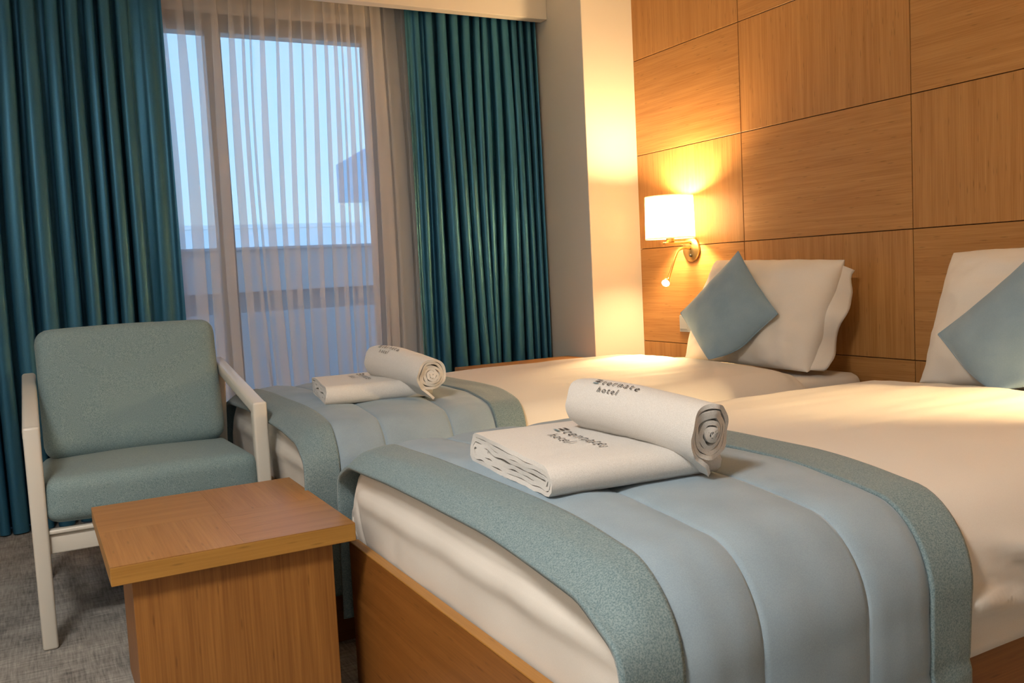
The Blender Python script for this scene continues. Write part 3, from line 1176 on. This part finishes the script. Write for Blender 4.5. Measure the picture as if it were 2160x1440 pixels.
# ------------------------------------------------------------------ side table
tb = empty('side_table', (-2.5975, 1.645, 0.0))
tag(tb, 'low wooden side table with quartered veneer top in front of the armchair', 'table')
tx0, tx1, ty0, ty1, tz1 = -2.862, -2.333, 1.343, 1.947, 0.460
core = box('table_top', tx0, tx1, ty0, ty1, tz1 - 0.042, tz1 - 0.0015, 'table_edge', tb, 0.0015, 1)
mx_, my_ = (tx0 + tx1) / 2 + 0.01, (ty0 + ty1) / 2
for (a, b_, c_, d_, mt) in ((tx0, mx_, my_, ty1, 'table_x'), (mx_, tx1, my_, ty1, 'table_y'), (tx0, mx_, ty0, my_, 'table_y'), (mx_, tx1, ty0, my_, 'table_x')):
    v = box('veneer_panel', a + 0.0002, b_ - 0.0002, c_ + 0.0002, d_ - 0.0002, tz1 - 0.0014, tz1, mt, tb)
    wloc = Vector(v.location)
    v.parent = core
    v.location = wloc - core.location
box('front_panel', tx0 + 0.042, tx1 - 0.050, ty0 + 0.028, ty0 + 0.048, 0.004, tz1 - 0.043, 'table_z', tb, 0.001, 1)
box('pedestal', tx0 + 0.060, tx1 - 0.066, ty0 + 0.049, ty1 - 0.03, 0.012, tz1 - 0.043, 'table_z', tb, 0.001, 1)

# ------------------------------------------------------------------ bedside cabinet by the window
bs = empty('bedside_cabinet', (-0.70, 3.39, 0.0))
tag(bs, 'low wooden cabinet behind the far bed below the teal curtain', 'cabinet')
box('cabinet_top', -1.045, -0.355, 3.20, 3.58, 0.520, 0.545, 'wood_x', bs, 0.002, 1)
box('carcass', -1.03, -0.37, 3.215, 3.57, 0.005, 0.519, 'wood_z', bs, 0.002, 1)

# ------------------------------------------------------------------ wall lamps
def make_lamp(y, label, aim, goose_dy, power=1.0, read=1.0):
    root = empty('wall_lamp', (0.0, y, 1.09))
    tag(root, label, 'lamp', 'brass wall lamps beside the beds')
    SX = -0.137
    lathe('wall_plate', [(0.0, -0.0005), (0.062, -0.0005), (0.062, -0.010), (0.058, -0.014), (0.0, -0.014)], 'brass', root, 40, 'x')
    ph = lathe('switch_button', [(0.0, -0.014), (0.0075, -0.014), (0.0075, -0.020), (0.0055, -0.023), (0.0, -0.023)], 'black', root, 20, 'x', (0, -0.006, -0.030))
    box_ = from_bm('arm', box_bm(-0.178, -0.012, -0.011, 0.011, 0.030, 0.041, 0.003, 2), 'brass', root)
    lathe('socket_cup', [(0.0, 0.0412), (0.021, 0.0412), (0.021, 0.072), (0.017, 0.075), (0.0, 0.075)], 'brass', root, 28, 'z', (SX, 0, 0))
    r0, r1, z0, z1 = 0.121, 0.117, 0.058, 0.262
    sh_ = lathe('lamp_shade', [(r0, z0), (r0 - 0.0005, z0 + 0.06), (r1 + 0.001, z1 - 0.03), (r1, z1)], 'shade', root, 64, 'z', (SX, 0, 0))
    for zz, rr in ((z0, r0), (z1, r1)):
        rim = lathe('shade_rim', [(rr + 0.0012, zz - 0.002), (rr + 0.0012, zz + 0.004), (rr - 0.0012, zz + 0.004), (rr - 0.0012, zz - 0.002), (rr + 0.0012, zz - 0.002)], 'shade', sh_, 64, 'z')
    bulb = lathe('bulb', [(0.0, 0.0752), (0.012, 0.0752), (0.014, 0.090), (0.020, 0.104), (0.024, 0.114), (0.022, 0.124), (0.010, 0.133), (0.0, 0.135)], 'bulb', root, 24, 'z', (SX, 0, 0))
    # gooseneck reading light
    pts = smooth_pts([(-0.012, 0.002, 0.006), (-0.055, 0.003, 0.008), (-0.088, 0.002, -0.004), (-0.112, 0.001, -0.040), (-0.135, 0.0, -0.090), (-0.158, goose_dy * 0.5, -0.132), (-0.170, goose_dy, -0.146)], 6)
    tube('gooseneck', pts, 0.0058, 'brass', root, 12)
    hd = Vector((-0.182, goose_dy, -0.155))
    aimv = (Vector(aim) - (Vector(root.location) + hd)).normalized()
    head = lathe('reading_head', [(0.0, -0.018), (0.010, -0.018), (0.0165, -0.010), (0.0205, 0.012), (0.0190, 0.012), (0.0190, 0.010)], 'brass', root, 28, 'z')
    lens = lathe('led_lens', [(0.0, 0.0185), (0.010, 0.0165), (0.0188, 0.0105), (0.0, 0.0100)], 'led', head, 28, 'z')
    head.location = hd
    head.rotation_euler = aimv.to_track_quat('Z', 'Y').to_euler()
    # the light of the bulb and of the reading head
    pl = bpy.data.lights.new('bulb_light', 'POINT')
    pl.energy = SHADE_W * power
    pl.color = WARM
    pl.shadow_soft_size = 0.045
    po = bpy.data.objects.new('bulb_light', pl)
    link(po, root)
    po.location = (SX, 0, 0.187)
    bulb.visible_shadow = True
    sp = bpy.data.lights.new('reading_light', 'SPOT')
    sp.energy = READ_W * read
    sp.color = (1.0, 0.68, 0.33)
    sp.spot_size = math.radians(48)
    sp.spot_blend = 1.0
    sp.shadow_soft_size = 0.022
    so = bpy.data.objects.new('reading_light', sp)
    link(so, root)
    so.location = hd + aimv * 0.024
    so.rotation_euler = (-aimv).to_track_quat('Z', 'Y').to_euler()
    return root

make_lamp(2.918, 'brass wall lamp with white drum shade and reading arm beside the window-side bed', (-0.68, 2.52, 0.59), -0.012)
make_lamp(0.16, 'brass wall lamp with white drum shade beside the near bed', (-0.68, 0.84, 0.59), 0.012, 0.80, 1.7)

# socket / switch plate
sw = empty('switch_plate', (0.0, 2.970, 0.714))
tag(sw, 'pale grey double switch plate on the wood panels behind the diamond cushion', 'switch')
from_bm('plate', box_bm(-0.009, -0.0003, -0.080, 0.060, -0.043, 0.043, 0.002, 2), 'switch', sw)
for k in (-0.048, 0.024):
    from_bm('rocker', box_bm(-0.0115, -0.0092, k - 0.028, k + 0.028, -0.028, 0.028, 0.001, 1), 'switch', sw)

# ceiling lamp housing
cl_ = empty('ceiling_lamp', (LAMP_C[0], LAMP_C[1], CEIL))
tag(cl_, 'round flush ceiling lamp with white diffuser above the camera', 'lamp')
lathe('lamp_housing', [(0.0, -0.001), (0.31, -0.001), (0.31, -0.055), (0.30, -0.060)], 'ceiling', cl_, 48)
lathe('lamp_diffuser', [(0.30, -0.061), (0.28, -0.088), (0.15, -0.098), (0.0, -0.100)], 'diffuser', cl_, 48)
